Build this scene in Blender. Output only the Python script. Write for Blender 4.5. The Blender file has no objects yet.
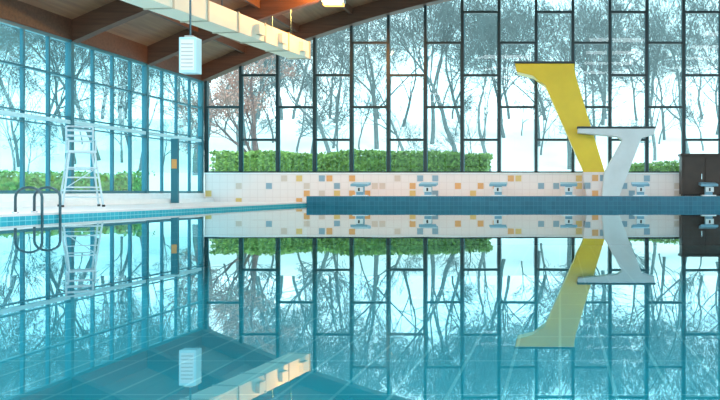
import bpy, bmesh, math, random
from mathutils import Vector, Matrix
random.seed(7)
scene = bpy.context.scene
D = bpy.data
try:
    scene.view_settings.view_transform = 'Standard'
    scene.view_settings.look = 'None'
    scene.view_settings.exposure = 0.25
except Exception: pass

# ---------------------------------------------------------------- materials
def mat(name, col, rough=0.5, metal=0.0, noise=0.0, nscale=5.0, bump=0.0, emit=None, estr=0, spec=0.5):
    m = D.materials.new(name); m.use_nodes = True
    nt = m.node_tree; b = nt.nodes['Principled BSDF']
    b.inputs['Base Color'].default_value = (*col, 1)
    b.inputs['Roughness'].default_value = rough
    b.inputs['Metallic'].default_value = metal
    b.inputs['Specular IOR Level'].default_value = spec
    if noise > 0 or bump > 0:
        tc = nt.nodes.new('ShaderNodeTexCoord')
        n = nt.nodes.new('ShaderNodeTexNoise'); n.inputs['Scale'].default_value = nscale
        n.inputs['Detail'].default_value = 5
        nt.links.new(tc.outputs['Object'], n.inputs['Vector'])
        if noise > 0:
            r = nt.nodes.new('ShaderNodeValToRGB')
            r.color_ramp.elements[0].position = 0.3; r.color_ramp.elements[1].position = 0.7
            r.color_ramp.elements[0].color = (*[c*(1-noise) for c in col], 1)
            r.color_ramp.elements[1].color = (*[min(1, c*(1+noise)) for c in col], 1)
            nt.links.new(n.outputs['Fac'], r.inputs['Fac'])
            nt.links.new(r.outputs['Color'], b.inputs['Base Color'])
        if bump > 0:
            bp = nt.nodes.new('ShaderNodeBump'); bp.inputs['Strength'].default_value = bump
            bp.inputs['Distance'].default_value = 0.05
            nt.links.new(n.outputs['Fac'], bp.inputs['Height']); nt.links.new(bp.outputs['Normal'], b.inputs['Normal'])
    if emit:
        b.inputs['Emission Color'].default_value = (*emit, 1)
        b.inputs['Emission Strength'].default_value = estr
    return m

def brick_mat(name, c1, c2, grout, w, h, mortar, rough=0.3, axes='XY', offset=0.0):
    m = D.materials.new(name); m.use_nodes = True
    nt = m.node_tree; b = nt.nodes['Principled BSDF']; b.inputs['Roughness'].default_value = rough
    tc = nt.nodes.new('ShaderNodeTexCoord'); sep = nt.nodes.new('ShaderNodeSeparateXYZ'); cmb = nt.nodes.new('ShaderNodeCombineXYZ')
    nt.links.new(tc.outputs['Object'], sep.inputs[0])
    nt.links.new(sep.outputs[axes[0]], cmb.inputs[0]); nt.links.new(sep.outputs[axes[1]], cmb.inputs[1])
    br = nt.nodes.new('ShaderNodeTexBrick'); br.offset = offset; br.squash = 1
    br.inputs['Color1'].default_value = (*c1, 1); br.inputs['Color2'].default_value = (*c2, 1)
    br.inputs['Mortar'].default_value = (*grout, 1); br.inputs['Scale'].default_value = 1
    br.inputs['Brick Width'].default_value = w; br.inputs['Row Height'].default_value = h
    br.inputs['Mortar Size'].default_value = mortar; br.inputs['Mortar Smooth'].default_value = 0.1
    nt.links.new(cmb.outputs[0], br.inputs['Vector']); nt.links.new(br.outputs['Color'], b.inputs['Base Color'])
    return m

def wood_mat(name, c1, c2, axis_scale=(0.6, 12, 12), rough=0.55):
    m = D.materials.new(name); m.use_nodes = True
    nt = m.node_tree; b = nt.nodes['Principled BSDF']; b.inputs['Roughness'].default_value = rough
    tc = nt.nodes.new('ShaderNodeTexCoord'); mp = nt.nodes.new('ShaderNodeMapping'); mp.inputs['Scale'].default_value = axis_scale
    n = nt.nodes.new('ShaderNodeTexNoise'); n.inputs['Scale'].default_value = 1.5; n.inputs['Detail'].default_value = 6
    r = nt.nodes.new('ShaderNodeValToRGB'); r.color_ramp.elements[0].position = .3; r.color_ramp.elements[1].position = .7
    r.color_ramp.elements[0].color = (*c1, 1); r.color_ramp.elements[1].color = (*c2, 1)
    nt.links.new(tc.outputs['Object'], mp.inputs[0]); nt.links.new(mp.outputs[0], n.inputs['Vector'])
    nt.links.new(n.outputs['Fac'], r.inputs['Fac']); nt.links.new(r.outputs['Color'], b.inputs['Base Color'])
    return m

def glass_mat(name, tint, ior=1.45, gtint=(1, 1, 1)):
    m = D.materials.new(name); m.use_nodes = True
    nt = m.node_tree; nt.nodes.clear()
    o = nt.nodes.new('ShaderNodeOutputMaterial'); mx = nt.nodes.new('ShaderNodeMixShader')
    t = nt.nodes.new('ShaderNodeBsdfTransparent'); t.inputs[0].default_value = (*tint, 1)
    g = nt.nodes.new('ShaderNodeBsdfGlossy'); g.inputs['Roughness'].default_value = 0.0; g.inputs['Color'].default_value = (*gtint, 1)
    f = nt.nodes.new('ShaderNodeFresnel'); f.inputs['IOR'].default_value = ior
    nt.links.new(f.outputs[0], mx.inputs[0]); nt.links.new(t.outputs[0], mx.inputs[1]); nt.links.new(g.outputs[0], mx.inputs[2])
    nt.links.new(mx.outputs[0], o.inputs[0]); return m

def water_mat():
    m = glass_mat('water_surface', (0.56, 0.97, 1.0), 2.05, (0.82, 0.985, 1.0)); nt = m.node_tree
    g = [n for n in nt.nodes if n.type == 'BSDF_GLOSSY'][0]
    tc = nt.nodes.new('ShaderNodeTexCoord'); mp = nt.nodes.new('ShaderNodeMapping'); mp.inputs['Scale'].default_value = (0.7, 0.35, 1)
    n = nt.nodes.new('ShaderNodeTexNoise'); n.inputs['Scale'].default_value = 2.0; n.inputs['Detail'].default_value = 1
    bp = nt.nodes.new('ShaderNodeBump'); bp.inputs['Strength'].default_value = 1; bp.inputs['Distance'].default_value = 0.0007
    nt.links.new(tc.outputs['Object'], mp.inputs[0]); nt.links.new(mp.outputs[0], n.inputs['Vector'])
    nt.links.new(n.outputs['Fac'], bp.inputs['Height']); nt.links.new(bp.outputs[0], g.inputs['Normal'])
    return m

def mosaic_mat():
    """pinkish white wall tiles with scattered coloured squares"""
    m = D.materials.new('mosaic_wall_tiles'); m.use_nodes = True
    nt = m.node_tree; b = nt.nodes['Principled BSDF']; b.inputs['Roughness'].default_value = .3
    N = nt.nodes.new; L = nt.links.new
    tc = N('ShaderNodeTexCoord'); sep = N('ShaderNodeSeparateXYZ'); L(tc.outputs['Object'], sep.inputs[0])
    def mth(op, a, bb=None):
        n = N('ShaderNodeMath'); n.operation = op
        for i, v in enumerate((a, bb)):
            if v is None: continue
            if isinstance(v, (int, float)): n.inputs[i].default_value = v
            else: L(v, n.inputs[i])
        return n.outputs[0]
    c = 0.27
    u = mth('DIVIDE', sep.outputs['X'], c); v = mth('DIVIDE', sep.outputs['Z'], c)
    fu = mth('FLOOR', u); fv = mth('FLOOR', v)
    du = mth('ABSOLUTE', mth('SUBTRACT', mth('FRACT', u), .5)); dv = mth('ABSOLUTE', mth('SUBTRACT', mth('FRACT', v), .5))
    mxd = mth('MAXIMUM', du, dv)
    ins = mth('LESS_THAN', mxd, .47); ins2 = mth('LESS_THAN', mxd, .40)
    cmb = N('ShaderNodeCombineXYZ'); L(fu, cmb.inputs[0]); L(fv, cmb.inputs[1])
    wn = N('ShaderNodeTexWhiteNoise'); wn.noise_dimensions = '2D'; L(cmb.outputs[0], wn.inputs['Vector'])
    pick = mth('MULTIPLY', mth('GREATER_THAN', wn.outputs['Value'], .76), ins2)
    sc = N('ShaderNodeSeparateColor'); L(wn.outputs['Color'], sc.inputs[0])
    r = N('ShaderNodeValToRGB'); r.color_ramp.interpolation = 'CONSTANT'
    cols = [(0, (.82, .42, .15)), (.25, (.80, .56, .20)), (.45, (.28, .42, .53)), (.75, (.74, .60, .52))]
    r.color_ramp.elements[0].color = (*cols[0][1], 1)
    r.color_ramp.elements[1].position = cols[1][0]; r.color_ramp.elements[1].color = (*cols[1][1], 1)
    for p, cc in cols[2:]:
        e = r.color_ramp.elements.new(p); e.color = (*cc, 1)
    L(sc.outputs[1], r.inputs[0])
    gr = N('ShaderNodeMix'); gr.data_type = 'RGBA'
    gr.inputs['A'].default_value = (.84, .72, .70, 1); gr.inputs['B'].default_value = (.93, .82, .80, 1); L(ins, gr.inputs['Factor'])
    mx = N('ShaderNodeMix'); mx.data_type = 'RGBA'
    L(pick, mx.inputs['Factor']); L(gr.outputs['Result'], mx.inputs['A']); L(r.outputs[0], mx.inputs['B'])
    L(mx.outputs['Result'], b.inputs['Base Color']); return m

M = dict(
    frame=mat('dark_window_frame', (.012, .032, .038), .4),
    lframe=mat('teal_window_frame', (.03, .17, .22), .4),
    rail=mat('pale_blue_rail', (.50, .80, .88), .4),
    plaster=mat('white_plaster', (.90, .92, .93), .6, noise=.03),
    mosaic=mosaic_mat(),
    deck=brick_mat('deck_tiles', (.87, .76, .75), (.90, .79, .78), (.74, .66, .65), .2, .2, .006, .35),
    pool=brick_mat('pool_floor_tiles', (.05, .60, .72), (.07, .65, .77), (.40, .88, .94), .5, 1.5, .018, .3),
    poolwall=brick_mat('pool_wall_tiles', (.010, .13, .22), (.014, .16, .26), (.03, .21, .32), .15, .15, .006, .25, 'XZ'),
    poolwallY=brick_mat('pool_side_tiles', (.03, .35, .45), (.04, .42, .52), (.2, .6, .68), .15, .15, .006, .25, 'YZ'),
    beam=wood_mat('glulam_beam_wood', (.075, .030, .016), (.14, .058, .030)),
    ceil=wood_mat('ceiling_board_wood', (.19, .092, .05), (.30, .16, .085), (6, .4, 6)),
    duct=mat('cream_duct_paint', (.86, .78, .62), .45),
    ductj=mat('duct_joint', (.50, .44, .34), .5),
    yellow=mat('yellow_paint', (.92, .64, .02), .4, noise=.06, nscale=1.5),
    white=mat('white_concrete_paint', (.76, .81, .84), .5, noise=.05, nscale=2),
    slabtop=mat('dark_nonslip_top', (.06, .08, .09), .8),
    steel=mat('brushed_steel', (.55, .58, .6), .25, 1.0),
    dsteel=mat('dark_steel_tube', (.05, .10, .12), .3, .6),
    chair=mat('chair_white_paint', (.50, .64, .70), .4),
    blockw=mat('block_white', (.80, .86, .90), .4),
    blockb=mat('block_blue', (.20, .42, .56), .4),
    cab=mat('dark_brown_cabinet', (.05, .03, .022), .5, noise=.2, nscale=3),
    black=mat('black_rubber', (.02, .02, .02), .6),
    bark=mat('tree_bark', (.11, .15, .155), .9, noise=.15),
    redbark=mat('red_tree_bark', (.12, .09, .09), .9, noise=.15),
    redtwig=mat('red_twigs', (.27, .18, .16), .9),
    redleaf=mat('russet_leaves', (.36, .20, .16), .8, noise=.3, nscale=4),
    hedge=mat('hedge_leaves', (.13, .24, .05), .8, noise=.5, nscale=6),
    grass=mat('overexposed_grass', (.74, .86, .87), .9, noise=.08, nscale=.15),  # overexposed look of the grass put into a near-white base colour
    lampw=mat('warm_lamp_glow', (1, .6, .2), .5, emit=(1, .42, .07), estr=2.0),
    lampc=mat('lamp_housing', (.5, .5, .48), .4),
    glass=glass_mat('clear_window_glass', (.88, .98, 1.0), 1.28),
    glassL=glass_mat('blue_window_glass', (.54, .89, .97), 1.8, (.85, .97, 1)),
    water=water_mat(),
    poster=mat('notice_orange', (.8, .35, .1), .5),
)

# ---------------------------------------------------------------- mesh builder
class MB:
    def __init__(s): s.v = []; s.f = []; s.mi = []; s.mats = []
    def m(s, k):
        if k not in s.mats: s.mats.append(k)
        return s.mats.index(k)
    def add(s, vs, fs, k):
        o = len(s.v); s.v += [tuple(x) for x in vs]; i = s.m(k)
        for f in fs: s.f.append([a+o for a in f]); s.mi.append(i)
    def box(s, x0, x1, y0, y1, z0, z1, k):
        s.add([(x0,y0,z0),(x1,y0,z0),(x1,y1,z0),(x0,y1,z0),(x0,y0,z1),(x1,y0,z1),(x1,y1,z1),(x0,y1,z1)],
              [(0,3,2,1),(4,5,6,7),(0,1,5,4),(1,2,6,5),(2,3,7,6),(3,0,4,7)], k)
    def prismY(s, poly, y0, y1, k):
        n = len(poly)
        s.add([(x,y0,z) for x,z in poly]+[(x,y1,z) for x,z in poly],
              [tuple(range(n)), tuple(range(2*n-1, n-1, -1))]+[(i,i+n,(i+1)%n+n,(i+1)%n) for i in range(n)], k)
    def tube(s, pts, r, k, n=8, r2=None):
        pts = [Vector(p) for p in pts]; rings = []
        for i, p in enumerate(pts):
            d = (pts[min(i+1, len(pts)-1)]-pts[max(i-1, 0)]).normalized()
            a = d.orthogonal().normalized() if i == 0 else (a - d*a.dot(d)).normalized()
            b = d.cross(a); rr = r if r2 is None else r+(r2-r)*i/(len(pts)-1)
            rings.append([p+(a*math.cos(t*2*math.pi/n)+b*math.sin(t*2*math.pi/n))*rr for t in range(n)])
        vs = [v for R in rings for v in R]; fs = []
        for i in range(len(pts)-1):
            for t in range(n):
                fs.append((i*n+t, i*n+(t+1)%n, (i+1)*n+(t+1)%n, (i+1)*n+t))
        fs.append(tuple(range(n-1, -1, -1))); L = (len(pts)-1)*n; fs.append(tuple(range(L, L+n)))
        s.add(vs, fs, k)
    def obj(s, name, parent=None, smooth=False, bevel=0, loc=None):
        me = D.meshes.new(name); me.from_pydata(s.v, [], s.f)
        for k in s.mats: me.materials.append(M[k])
        for p, i in zip(me.polygons, s.mi): p.material_index = i; p.use_smooth = smooth
        me.update(); o = D.objects.new(name, me); scene.collection.objects.link(o)
        if parent: o.parent = parent
        if loc: o.location = loc
        if bevel:
            b = o.modifiers.new('bevel', 'BEVEL'); b.width = bevel; b.segments = 2; b.limit_method = 'ANGLE'
        return o
def empty(name, loc=(0,0,0)):
    e = D.objects.new(name, None); e.location = loc; scene.collection.objects.link(e); return e

# ---------------------------------------------------------------- dimensions
XL, XR, YF, YB = -12.7, 14.0, 30.0, -4.0
PX0, PX1, PY0, PY1 = -8.6, 8.9, 1.2, 28.5
DZ, FZ = 0.11, 0.32
def zb(x): return 8.8 - 4.4*((XR-x)/26.7)**2.77

# floor: deck, raised pool end, pool basin (one continuous tiled floor)
f = MB(); PZ = -1.35
f.box(XL-.2, PX0, YB-.2, YF, PZ, DZ, 'deck')
f.box(PX0, PX1, YB-.2, PY0, PZ, DZ, 'deck')
f.box(PX1, XR+.2, YB-.2, YF, PZ, DZ, 'deck')
f.box(PX0, PX1, PY1, YF, PZ, FZ, 'deck')
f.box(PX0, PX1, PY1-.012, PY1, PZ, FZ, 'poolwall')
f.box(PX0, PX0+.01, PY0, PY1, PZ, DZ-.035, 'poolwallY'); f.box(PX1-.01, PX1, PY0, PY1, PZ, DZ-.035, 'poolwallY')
f.box(PX0-.2, PX1+.2, PY0-.2, PY1+.2, PZ-.1, PZ+.001, 'pool')
f.obj('floor')
w = MB(); w.add([(PX0+.01,PY0,0),(PX1-.01,PY0,0),(PX1-.01,PY1-.012,0),(PX0+.01,PY1-.012,0)], [(0,1,2,3)], 'water'); w.obj('pool_water')

# far low wall
w = MB(); w.box(XL, XR, YF, YF+.25, DZ, 1.10, 'mosaic'); w.box(XL, XR, YF-.04, YF+.27, 1.10, 1.15, 'plaster'); w.obj('wall_far')
# far window
e = empty('window_1', (0, 0, 0)); w = MB(); g = MB(); pw = 1.3214
xs = [XL+.03]; x = (240-560)/28.0
while x < XR-.1: xs.append(x); x += pw
xs.append(XR-.03)
for i, x in enumerate(xs):
    w.box(x-.05, x+.05, YF+.02, YF+.20, 1.15, zb(x)+.05, 'frame')
for i in range(len(xs)-1):
    a, b = xs[i], xs[i+1]
    base = [3.50, 5.80, 8.10] if i % 2 == 0 else [2.33, 4.64, 6.90]
    zz = [1.15]+[z for z in base if z < zb(a)-.15]
    for z in zz[1:]: w.box(a+.045, b-.045, YF+.03, YF+.18, z-.042, z+.042, 'frame')
    for j, z in enumerate(zz):
        if j+1 < len(zz):
            z2 = zz[j+1]; t = .02
            w.box(a+.06, a+.06+t, YF+.08, YF+.13, z+.05, z2-.05, 'lframe'); w.box(b-.06-t, b-.06, YF+.08, YF+.13, z+.05, z2-.05, 'lframe')
w.box(XL, XR, YF+.02, YF+.2, 1.15, 1.20, 'frame')
n = 24; pts = [(XL+(XR-XL)*i/n, zb(XL+(XR-XL)*i/n)) for i in range(n+1)]
w.obj('frame', e)
for (x0,z0),(x1,z1) in zip(pts, pts[1:]):
    g.add([(x0,YF+.11,1.15),(x1,YF+.11,1.15),(x1,YF+.11,z1),(x0,YF+.11,z0)], [(0,1,2,3)], 'glass')
g.obj('glass', e)

# left wall plinth + window
w = MB(); w.box(XL-.2, XL, YB, YF, DZ, .42, 'plaster'); w.box(XL-.2, XL+.35, YB, YF-.01, DZ, .24, 'plaster'); w.obj('wall_left')
def side_window(name, X, s, top, gm):
    e = empty(name); w = MB(); g = MB(); y = YF
    k = 0
    while y > YB+.3:
        if k % 4 == 0: w.box(X-.08, X+.08, y-.14, y-.0, .42, top, 'lframe')
        else: w.box(X-.045, X+.045, y-.03, y+.03, .42, top, 'lframe')
        y -= 1; k += 1
    for z, h, mm in ((.46,.07,'lframe'),(2.28,.10,'rail'),(2.40,.03,'lframe'),(2.15,.03,'lframe'),(3.45,.05,'lframe'),(top-.05,.12,'lframe')):
        w.box(X-.06, X+.06, YB, YF-.02, z-h/2, z+h/2, mm)
    w.obj('frame', e)
    g.add([(X,YB,.42),(X,YF,.42),(X,YF,top),(X,YB,top)], [(0,1,2,3)], gm); g.obj('glass', e)
side_window('window_2', XL-.1, 1, 4.45, 'glassL')
w = MB(); w.box(XR, XR+.2, YB, YF, DZ, .42, 'plaster'); w.obj('wall_right')
side_window('window_3', XR+.1, -1, 8.8, 'glass')
# back wall
w = MB(); w.box(XL, XR, YB-.2, YB, DZ, 1.0, 'plaster'); w.obj('wall_back')
e = empty('window_4'); w = MB(); g = MB()
for x in xs: w.box(x-.05, x+.05, YB-.15, YB-.02, 1.0, zb(x), 'frame')
for z in (2.4, 4.2): w.box(XL, XR, YB-.14, YB-.03, z-.04, z+.04, 'frame')
w.obj('frame', e)
for (x0,z0),(x1,z1) in zip(pts, pts[1:]):
    g.add([(x0,YB-.1,1.0),(x1,YB-.1,1.0),(x1,YB-.1,z1),(x0,YB-.1,z0)], [(0,1,2,3)], 'glass')
g.obj('glass', e)

# ceiling and beams
c = MB(); T = .55
for (x0,z0),(x1,z1) in zip(pts, pts[1:]):
    c.add([(x0,YB-.4,z0+T),(x1,YB-.4,z1+T),(x1,YF+.6,z1+T),(x0,YF+.6,z0+T),
           (x0,YB-.4,z0+T+.2),(x1,YB-.4,z1+T+.2),(x1,YF+.6,z1+T+.2),(x0,YF+.6,z0+T+.2)],
          [(3,2,1,0),(4,5,6,7),(0,1,5,4),(2,3,7,6)], 'ceil')
c.box(XL-.35, XL+.0, YB-.4, YF+.6, 4.42, 5.15, 'beam')
c.obj('ceiling')
def arch(mb, y0, y1, lo, hi, k):
    n = 40; P = [XL+(XR-XL)*i/n for i in range(n+1)]
    for a, b in zip(P, P[1:]):
        mb.prismY([(a,zb(a)+lo),(b,zb(b)+lo),(b,zb(b)+hi),(a,zb(a)+hi)], y0, y1, k)
bm_ = MB()
arch(bm_, 29.75, 30.22, 0.0, T, 'beam')
for y in (26, 22, 18, 14, 10, 6, 2, -2): arch(bm_, y-.14, y+.14, -.02, T, 'beam')
x = -11.2
while x < XR-.5:
    bm_.box(x-.06, x+.06, YB, YF-.26, zb(x)+T-.22, zb(x)+T+.04, 'beam'); x += 1.9
bm_.obj('roof_beams')

# duct
d = MB(); A = Vector((-8.45, 27.3, 5.05)); B = Vector((-11.3, 6.0, 5.05))
dr = (B-A); Ln = dr.length; dr.normalize(); sd = Vector((dr.y, -dr.x, 0)).normalized()
def dbox(a0, a1, hw, hh, k, off=0, oz=0):
    vs = []
    for a in (a0, a1):
        for sx, sz in ((-1,-1),(1,-1),(1,1),(-1,1)):
            q = A+dr*a+sd*(sx*hw+off); vs.append((q.x, q.y, q.z+sz*hh+oz))
    d.add(vs, [(0,1,2,3),(7,6,5,4),(0,4,5,1),(1,5,6,2),(2,6,7,3),(3,7,4,0)], k)
dbox(0, Ln, .36, .26, 'duct')
a = .05
while a < Ln: dbox(a, a+.05, .385, .285, 'ductj'); a += 1.5
for a in (.5, 1.9, 3.3): dbox(a, a+.35, .07, .14, 'duct', -.42)
for a in (1.3, 5.3, 9.3, 13.3, 17.3):
    for sx in (-.3, .3):
        q = A+dr*a+sd*sx; d.tube([(q.x,q.y,5.2),(q.x,q.y,zb(q.x)+T)], .015, 'dsteel', 6)
d.obj('ventilation_duct', bevel=0)

# hanging loudspeaker box
h = MB(); hx, hy = -8.8, 20.0
h.box(hx-.20, hx+.20, hy-.16, hy+.16, 3.28, 4.12, 'rail')
h.box(hx-.16, hx+.16, hy-.18, hy-.16, 3.34, 4.06, 'blockw')
for i in range(7): h.box(hx-.14, hx+.14, hy-.19, hy-.18, 3.40+i*.09, 3.43+i*.09, 'lampc')
h.tube([(hx,hy,4.1),(hx,hy,zb(hx)+T)], .025, 'dsteel')
h.box(hx-.1, hx+.1, hy-.1, hy+.1, 4.12, 4.17, 'lampc')
h.obj('hanging_loudspeaker', bevel=.01)

# ceiling floodlight
def flood(x, y, energy):
    z = zb(x)-.02; e = empty('ceiling_floodlight', (x, y, z)); b = MB()
    b.box(-.34, .34, -.14, .14, -.22, 0, 'lampc'); b.obj('housing', e, bevel=.02)
    b = MB(); b.box(-.30, .30, -.12, .12, -.30, -.22, 'lampw'); b.box(-.28, .28, -.16, -.14, -.20, -.02, 'lampw'); b.obj('lens', e, bevel=.02)
    l = D.lights.new('lamp', 'POINT'); l.energy = energy; l.color = (1, .45, .10); l.shadow_soft_size = .1
    o = D.objects.new('lamp', l); scene.collection.objects.link(o); o.parent = e; o.location = (.0, -.6, -.25)
flood(-7.0, 26, 480)
for x in (-8.5, -3, 3, 9):  # overhead panels out of view, added as fill to brighten the interior
    for y in (2, 6, 10, 14):
        z = zb(x)+.05; e = empty('added_fill_panel', (x, y+2, z)); b = MB()
        b.box(-1.55, 1.55, -.65, .65, .0, .08, 'lampc'); b.tube([(-1.2,0,.05),(-1.2,0,.4)], .02, 'lampc'); b.tube([(1.2,0,.05),(1.2,0,.4)], .02, 'lampc')
        b.obj('housing', e)
        l = D.lights.new('tube', 'AREA'); l.shape = 'RECTANGLE'; l.size = 3.0; l.size_y = 1.2; l.energy = 140; l.color = (.94, .97, 1)
        o = D.objects.new('tube', l); scene.collection.objects.link(o); o.parent = e; o.location = (0, 0, -.02)

# diving platform
dv = empty('diving_platform', (0, 0, 0)); b = MB()
b.prismY([(-.50,4.14),(.84,1.12),(1.56,1.12),(.56,4.42),(.50,4.70),(.50,4.90),(-1.56,4.90),(-1.50,4.62),(-.95,4.48)], 29.02, 29.85, 'yellow')
b.prismY([(-1.59,4.90),(.53,4.90),(.53,4.98),(-1.59,4.98)], 29.0, 29.87, 'slabtop')
b.obj('upper_board_tower', dv, bevel=.02)
b = MB()
b.prismY([(1.42,.322),(2.02,.322),(2.12,.6),(2.78,2.30),(3.20,2.42),(3.24,2.62),(.60,2.62),(.60,2.47),(1.95,2.34),(2.12,2.24),(1.5,1.12)], 28.54, 29.0, 'white')
b.prismY([(.58,2.62),(3.26,2.62),(3.26,2.69),(.58,2.69)], 28.52, 29.0, 'slabtop')
b.obj('lower_board_tower', dv, bevel=.02)
b = MB(); b.prismY([(.92,.322),(1.56,.322),(1.56,1.15),(.80,1.15)], 29.01, 29.86, 'mosaic'); b.obj('plinth', dv)

# starting blocks
def block(x):
    b = MB()
    b.prismY([(-.12,0),(.12,0),(.12,.34),(-.12,.34)], -.02, .22, 'blockb')
    b.box(-.24, .24, -.06, .28, 0, .04, 'blockw')
    b.add([(-.29,-.14,.33),(.29,-.14,.33),(.29,.38,.39),(-.29,.38,.39),(-.29,-.14,.41),(.29,-.14,.41),(.29,.38,.48),(-.29,.38,.48)],
          [(0,3,2,1),(4,5,6,7),(0,1,5,4),(1,2,6,5),(2,3,7,6),(3,0,4,7)], 'blockb')
    b.box(-.14, .14, -.145, -.13, .14, .31, 'blockw')
    b.box(-.03, .03, -.15, -.144, .17, .28, 'black')
    b.obj('starting_block', bevel=.006, loc=(x, 28.75, FZ+.001))
for x in (-6.85, -4.52, -2.12, .30, 2.76, 5.10, 7.5): block(x)

# dark cabinet at right
b = MB(); b.box(4.25, 6.6, 29.3, 29.95, FZ+.06, 1.72, 'cab'); b.box(4.2, 6.65, 29.26, 29.97, 1.72, 1.80, 'cab')
b.box(4.3, 6.55, 29.34, 29.9, FZ+.001, FZ+.06, 'black')
for i in range(3):
    x0 = 4.32+i*.76; b.box(x0, x0+.7, 29.27, 29.3, FZ+.12, 1.66, 'cab'); b.box(x0+.6, x0+.63, 29.24, 29.27, .9, 1.1, 'steel')
b.obj('storage_cabinet', bevel=.008)

# lifeguard chair
b = MB(); r = .022
feet = [(-.42,-.45),(.42,-.45),(.42,.45),(-.42,.45)]; tops = [(-.26,-.22),(.26,-.22),(.26,.28),(-.26,.28)]
for i, ((x0,y0),(x1,y1)) in enumerate(zip(feet, tops)):
    zt = 1.28
    b.tube([(x0,y0,0),(x1,y1,zt)], r, 'chair'); b.tube([(x0,y0,0),(x0,y0,.05)], .035, 'black')
def lerp(i, t): return (feet[i][0]+(tops[i][0]-feet[i][0])*t, feet[i][1]+(tops[i][1]-feet[i][1])*t, 1.28*t)
for t in (.18, .36, .54, .72): b.tube([lerp(0,t), lerp(1,t)], .018, 'chair')
for t in (.3, .7): b.tube([lerp(3,t), lerp(2,t)], .016, 'chair'); b.tube([lerp(0,t), lerp(3,t)], .016, 'chair'); b.tube([lerp(1,t), lerp(2,t)], .016, 'chair')
b.tube([lerp(3,.3), lerp(2,.7)], .012, 'chair')
b.box(-.3, .3, -.25, .30, 1.28, 1.33, 'chair')
for s in (-1, 1):
    b.tube([(s*.28,.28,1.3),(s*.28,.36,1.93)], r, 'chair')
    b.tube([(s*.28,-.22,1.3),(s*.28,-.24,1.55),(s*.28,-.18,1.6),(s*.28,.30,1.6)], .018, 'chair')
for z in (1.55, 1.68, 1.81): b.box(-.28, .28, .30+(z-1.3)*.1, .325+(z-1.3)*.1, z, z+.05, 'chair')
b.tube([(-.28,.36,1.93),(.28,.36,1.93)], r, 'chair')
o = b.obj('lifeguard_chair', loc=(-11.4, 20, DZ)); o.rotation_euler = (0, 0, math.radians(35))

# pool ladder
b = MB(); bx = -8.98
for y in (13.85, 14.35):
    P = [(bx,y,DZ),(bx,y,.36)]
    for i in range(9):
        t = math.pi*i/8; P.append((bx+.22-.22*math.cos(t), y, .38+.16*math.sin(t)))
    P += [(-8.54,y,.1),(-8.50,y,-1.0)]
    b.tube(P, .022, 'dsteel', 10)
for z in (-.2, -.48, -.76): b.box(-8.55, -8.44, 13.86, 14.34, z-.015, z+.015, 'steel')
for y in (13.85, 14.35): b.tube([(bx,y,DZ),(bx,y,DZ+.02)], .05, 'steel', 12)
b.obj('pool_ladder', smooth=True)

b = MB(); b.box(-12.33, -12.1, 26.6, 26.7, DZ, 2.15, 'lframe'); b.box(-12.30, -12.13, 26.58, 26.6, 1.2, 1.5, 'poster'); b.obj('notice_pillar', bevel=.01)

# ---------------------------------------------------------------- outside
def gz(x, y):
    if y < 40: return .3
    if y < 75: t = (y-40)/35; return .3+6.6*(t*t*(3-2*t))
    return 6.9
gx = [-90, -60, -40, -25, XL-.36, XR+.3, 30, 60]; gy = [-30, YB-.3, 10, YF+.3] + list(range(34, 131, 4))
b = MB(); vs = []; fs = []
for j, y in enumerate(gy):
    for i, x in enumerate(gx): vs.append((x, y, gz(x, y)))
for j in range(len(gy)-1):
    for i in range(len(gx)-1):
        if i == 4 and 1 <= j <= 2: continue
        a = j*len(gx)+i; fs.append((a, a+1, a+1+len(gx), a+len(gx)))
b.add(vs, fs, 'grass'); b.obj('outdoor_ground', smooth=True)

def hedge(x0, x1, y0, y1, z0, z1, seed):
    rnd = random.Random(seed); nleaf = int((x1-x0)*(z1-z0)*330)
    mb = MB()
    mb.box(x0+.15, x1-.15, y0+.2, y1-.2, z0, z1-.15, 'hedge')
    for _ in range(nleaf):
        side = rnd.random()
        if side < .7: p = Vector((rnd.uniform(x0,x1), y0+rnd.uniform(0,.25), rnd.uniform(z0,z1)))
        else: p = Vector((rnd.uniform(x0,x1), rnd.uniform(y0,y1), z1-.15+rnd.uniform(0,.22)))
        p.z += .10*math.sin(p.x*1.3)*math.sin(p.x*.47)*(p.z > z1-.4)
        s = rnd.uniform(.05, .11)
        a = Vector((rnd.uniform(-1,1),rnd.uniform(-1,1),rnd.uniform(-1,1))).normalized(); c_ = a.orthogonal().normalized()
        mb.add([p-a*s, p+c_*s*.6, p+a*s, p-c_*s*.6], [(0,1,2,3)], 'hedge')
    mb.obj('hedge')
hedge(-15.0, -3.0, 36, 37.6, .3, 2.15, 1)
hedge(-24, -16.5, 33, 34.2, .3, 1.2, 2)
hedge(3.0, 9, 38, 39, .3, 1.8, 3)

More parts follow.
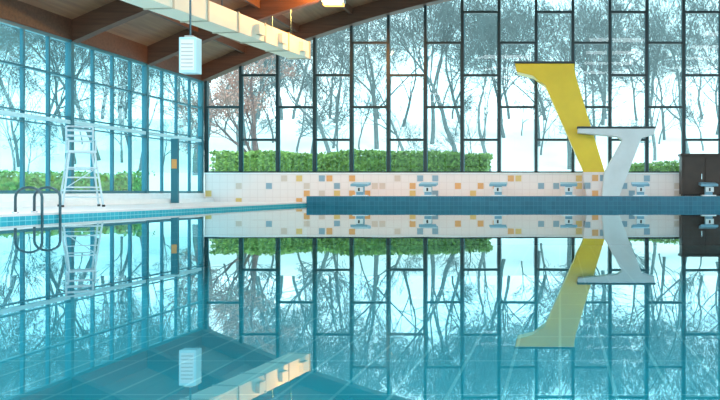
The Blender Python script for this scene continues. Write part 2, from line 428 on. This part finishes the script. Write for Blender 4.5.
def tree_mesh(name, seed, H, levels, mk, mk2, spread=.55, r0=.2, rmin=.012, trunk=.22, leaf=None):
    rnd = random.Random(seed); mb = MB()
    def grow(p, d, L, r, lv):
        segs = 3 if lv < 2 else 2; P = [p]
        for i in range(segs):
            d = (d+Vector((rnd.gauss(0,.12),rnd.gauss(0,.12),rnd.gauss(.03,.08)))).normalized()
            p = p+d*L/segs; P.append(p)
        r2 = max(r*.76, rmin)
        mb.tube(P, max(r,rmin), mk if lv < 4 else mk2, 7 if lv < 2 else (4 if lv < 4 else 3), r2)
        if leaf and lv >= levels-1:
            for _ in range(3):
                q = P[-1]+Vector((rnd.gauss(0,.1),rnd.gauss(0,.1),rnd.gauss(0,.1))); s = rnd.uniform(.02,.045)
                a = Vector((rnd.uniform(-1,1),rnd.uniform(-1,1),rnd.uniform(-1,1))).normalized(); c_ = a.orthogonal().normalized()
                mb.add([q-a*s, q+c_*s, q+a*s, q-c_*s], [(0,1,2,3)], leaf)
        if lv >= levels: return
        kids = 3 if lv < 4 else rnd.choice((2,2,3))
        for i in range(kids):
            ax = d.orthogonal().normalized(); ax.rotate(Matrix.Rotation(rnd.uniform(0,6.28)+i*2.1, 3, d))
            ang = rnd.uniform(.3, spread) if i else rnd.uniform(.05, .25)
            nd = d.copy(); nd.rotate(Matrix.Rotation(ang, 3, ax))
            st = P[-1] if i == 0 or rnd.random() < .3 else P[-2].lerp(P[-1], rnd.random())
            grow(st, nd, L*rnd.uniform(.70,.88)*(1 if i == 0 else .88), r2*(.86 if i == 0 else .52), lv+1)
    grow(Vector((0,0,-.2)), Vector((0,0,1)), H*trunk, r0, 0)
    me = D.meshes.new(name); me.from_pydata(mb.v, [], mb.f)
    for k in mb.mats: me.materials.append(M[k])
    for pl, i in zip(me.polygons, mb.mi): pl.material_index = i
    return me
vars_ = [tree_mesh('bare_tree_mesh', 20+i, 17, 8, 'bark', 'bark', .80, .14, .009, .19) for i in range(6)]
rnd = random.Random(11)
for i in range(64):
    row = i % 4
    y = 51+row*8+rnd.uniform(-2.5, 2.5)
    span = .72*y; x = -span+(i//4+rnd.uniform(.1,.9))*(span+.27*y)/16
    o = D.objects.new('bare_tree', vars_[rnd.randrange(6)]); scene.collection.objects.link(o)
    o.location = (x, y, gz(x, y)); o.rotation_euler = (0, 0, rnd.uniform(0, 6.28)); s = rnd.uniform(.7, 1.2); o.scale = (s, s, s)
# young, lower trees fill the band above the hedge
young = [tree_mesh('young_tree_mesh', 60+i, 8, 6, 'bark', 'bark', .8, .07, .009, .17) for i in range(3)]
for i in range(26):
    y = rnd.uniform(48, 62); x = -.68*y+(i+rnd.uniform(.1,.9))*(.93*y)/26
    o = D.objects.new('young_tree', young[i % 3]); scene.collection.objects.link(o)
    o.location = (x, y, gz(x, y)); o.rotation_euler = (0, 0, rnd.uniform(0, 6.28)); s = rnd.uniform(.7, 1.2); o.scale = (s, s, s)
rm = tree_mesh('red_tree_mesh', 91, 8.5, 7, 'redbark', 'redtwig', .95, .22, .014, .24, 'redleaf')
o = D.objects.new('red_leaf_tree', rm); scene.collection.objects.link(o); o.location = (-14.2, 39, .3)

# ---------------------------------------------------------------- world & light
wd = D.worlds.new('sky_world'); scene.world = wd; wd.use_nodes = True
nt = wd.node_tree; bg = nt.nodes['Background']
tc = nt.nodes.new('ShaderNodeTexCoord'); ns = nt.nodes.new('ShaderNodeTexNoise'); ns.inputs['Scale'].default_value = 2.5; ns.inputs['Detail'].default_value = 4
r = nt.nodes.new('ShaderNodeValToRGB'); r.color_ramp.elements[0].position = .35; r.color_ramp.elements[1].position = .65
r.color_ramp.elements[0].color = (.50, .85, .93, 1); r.color_ramp.elements[1].color = (.84, .98, 1, 1)
nt.links.new(tc.outputs['Generated'], ns.inputs['Vector']); nt.links.new(ns.outputs['Fac'], r.inputs['Fac'])
nt.links.new(r.outputs['Color'], bg.inputs['Color']); bg.inputs['Strength'].default_value = 2.7
sn = D.lights.new('sun', 'SUN'); sn.energy = 2.6; sn.angle = .3; sn.color = (1, .96, .9)
o = D.objects.new('sun', sn); scene.collection.objects.link(o); o.rotation_euler = (math.radians(52), 0, math.radians(35))

# camera
cam = D.cameras.new('camera'); cam.lens = 42; cam.sensor_width = 36; cam.shift_x = -200/720; cam.shift_y = -8/720
cam.clip_start = .05; cam.clip_end = 500
co = D.objects.new('camera', cam); scene.collection.objects.link(co); co.location = (0, 0, .46); co.rotation_euler = (math.pi/2, 0, 0)
scene.camera = co
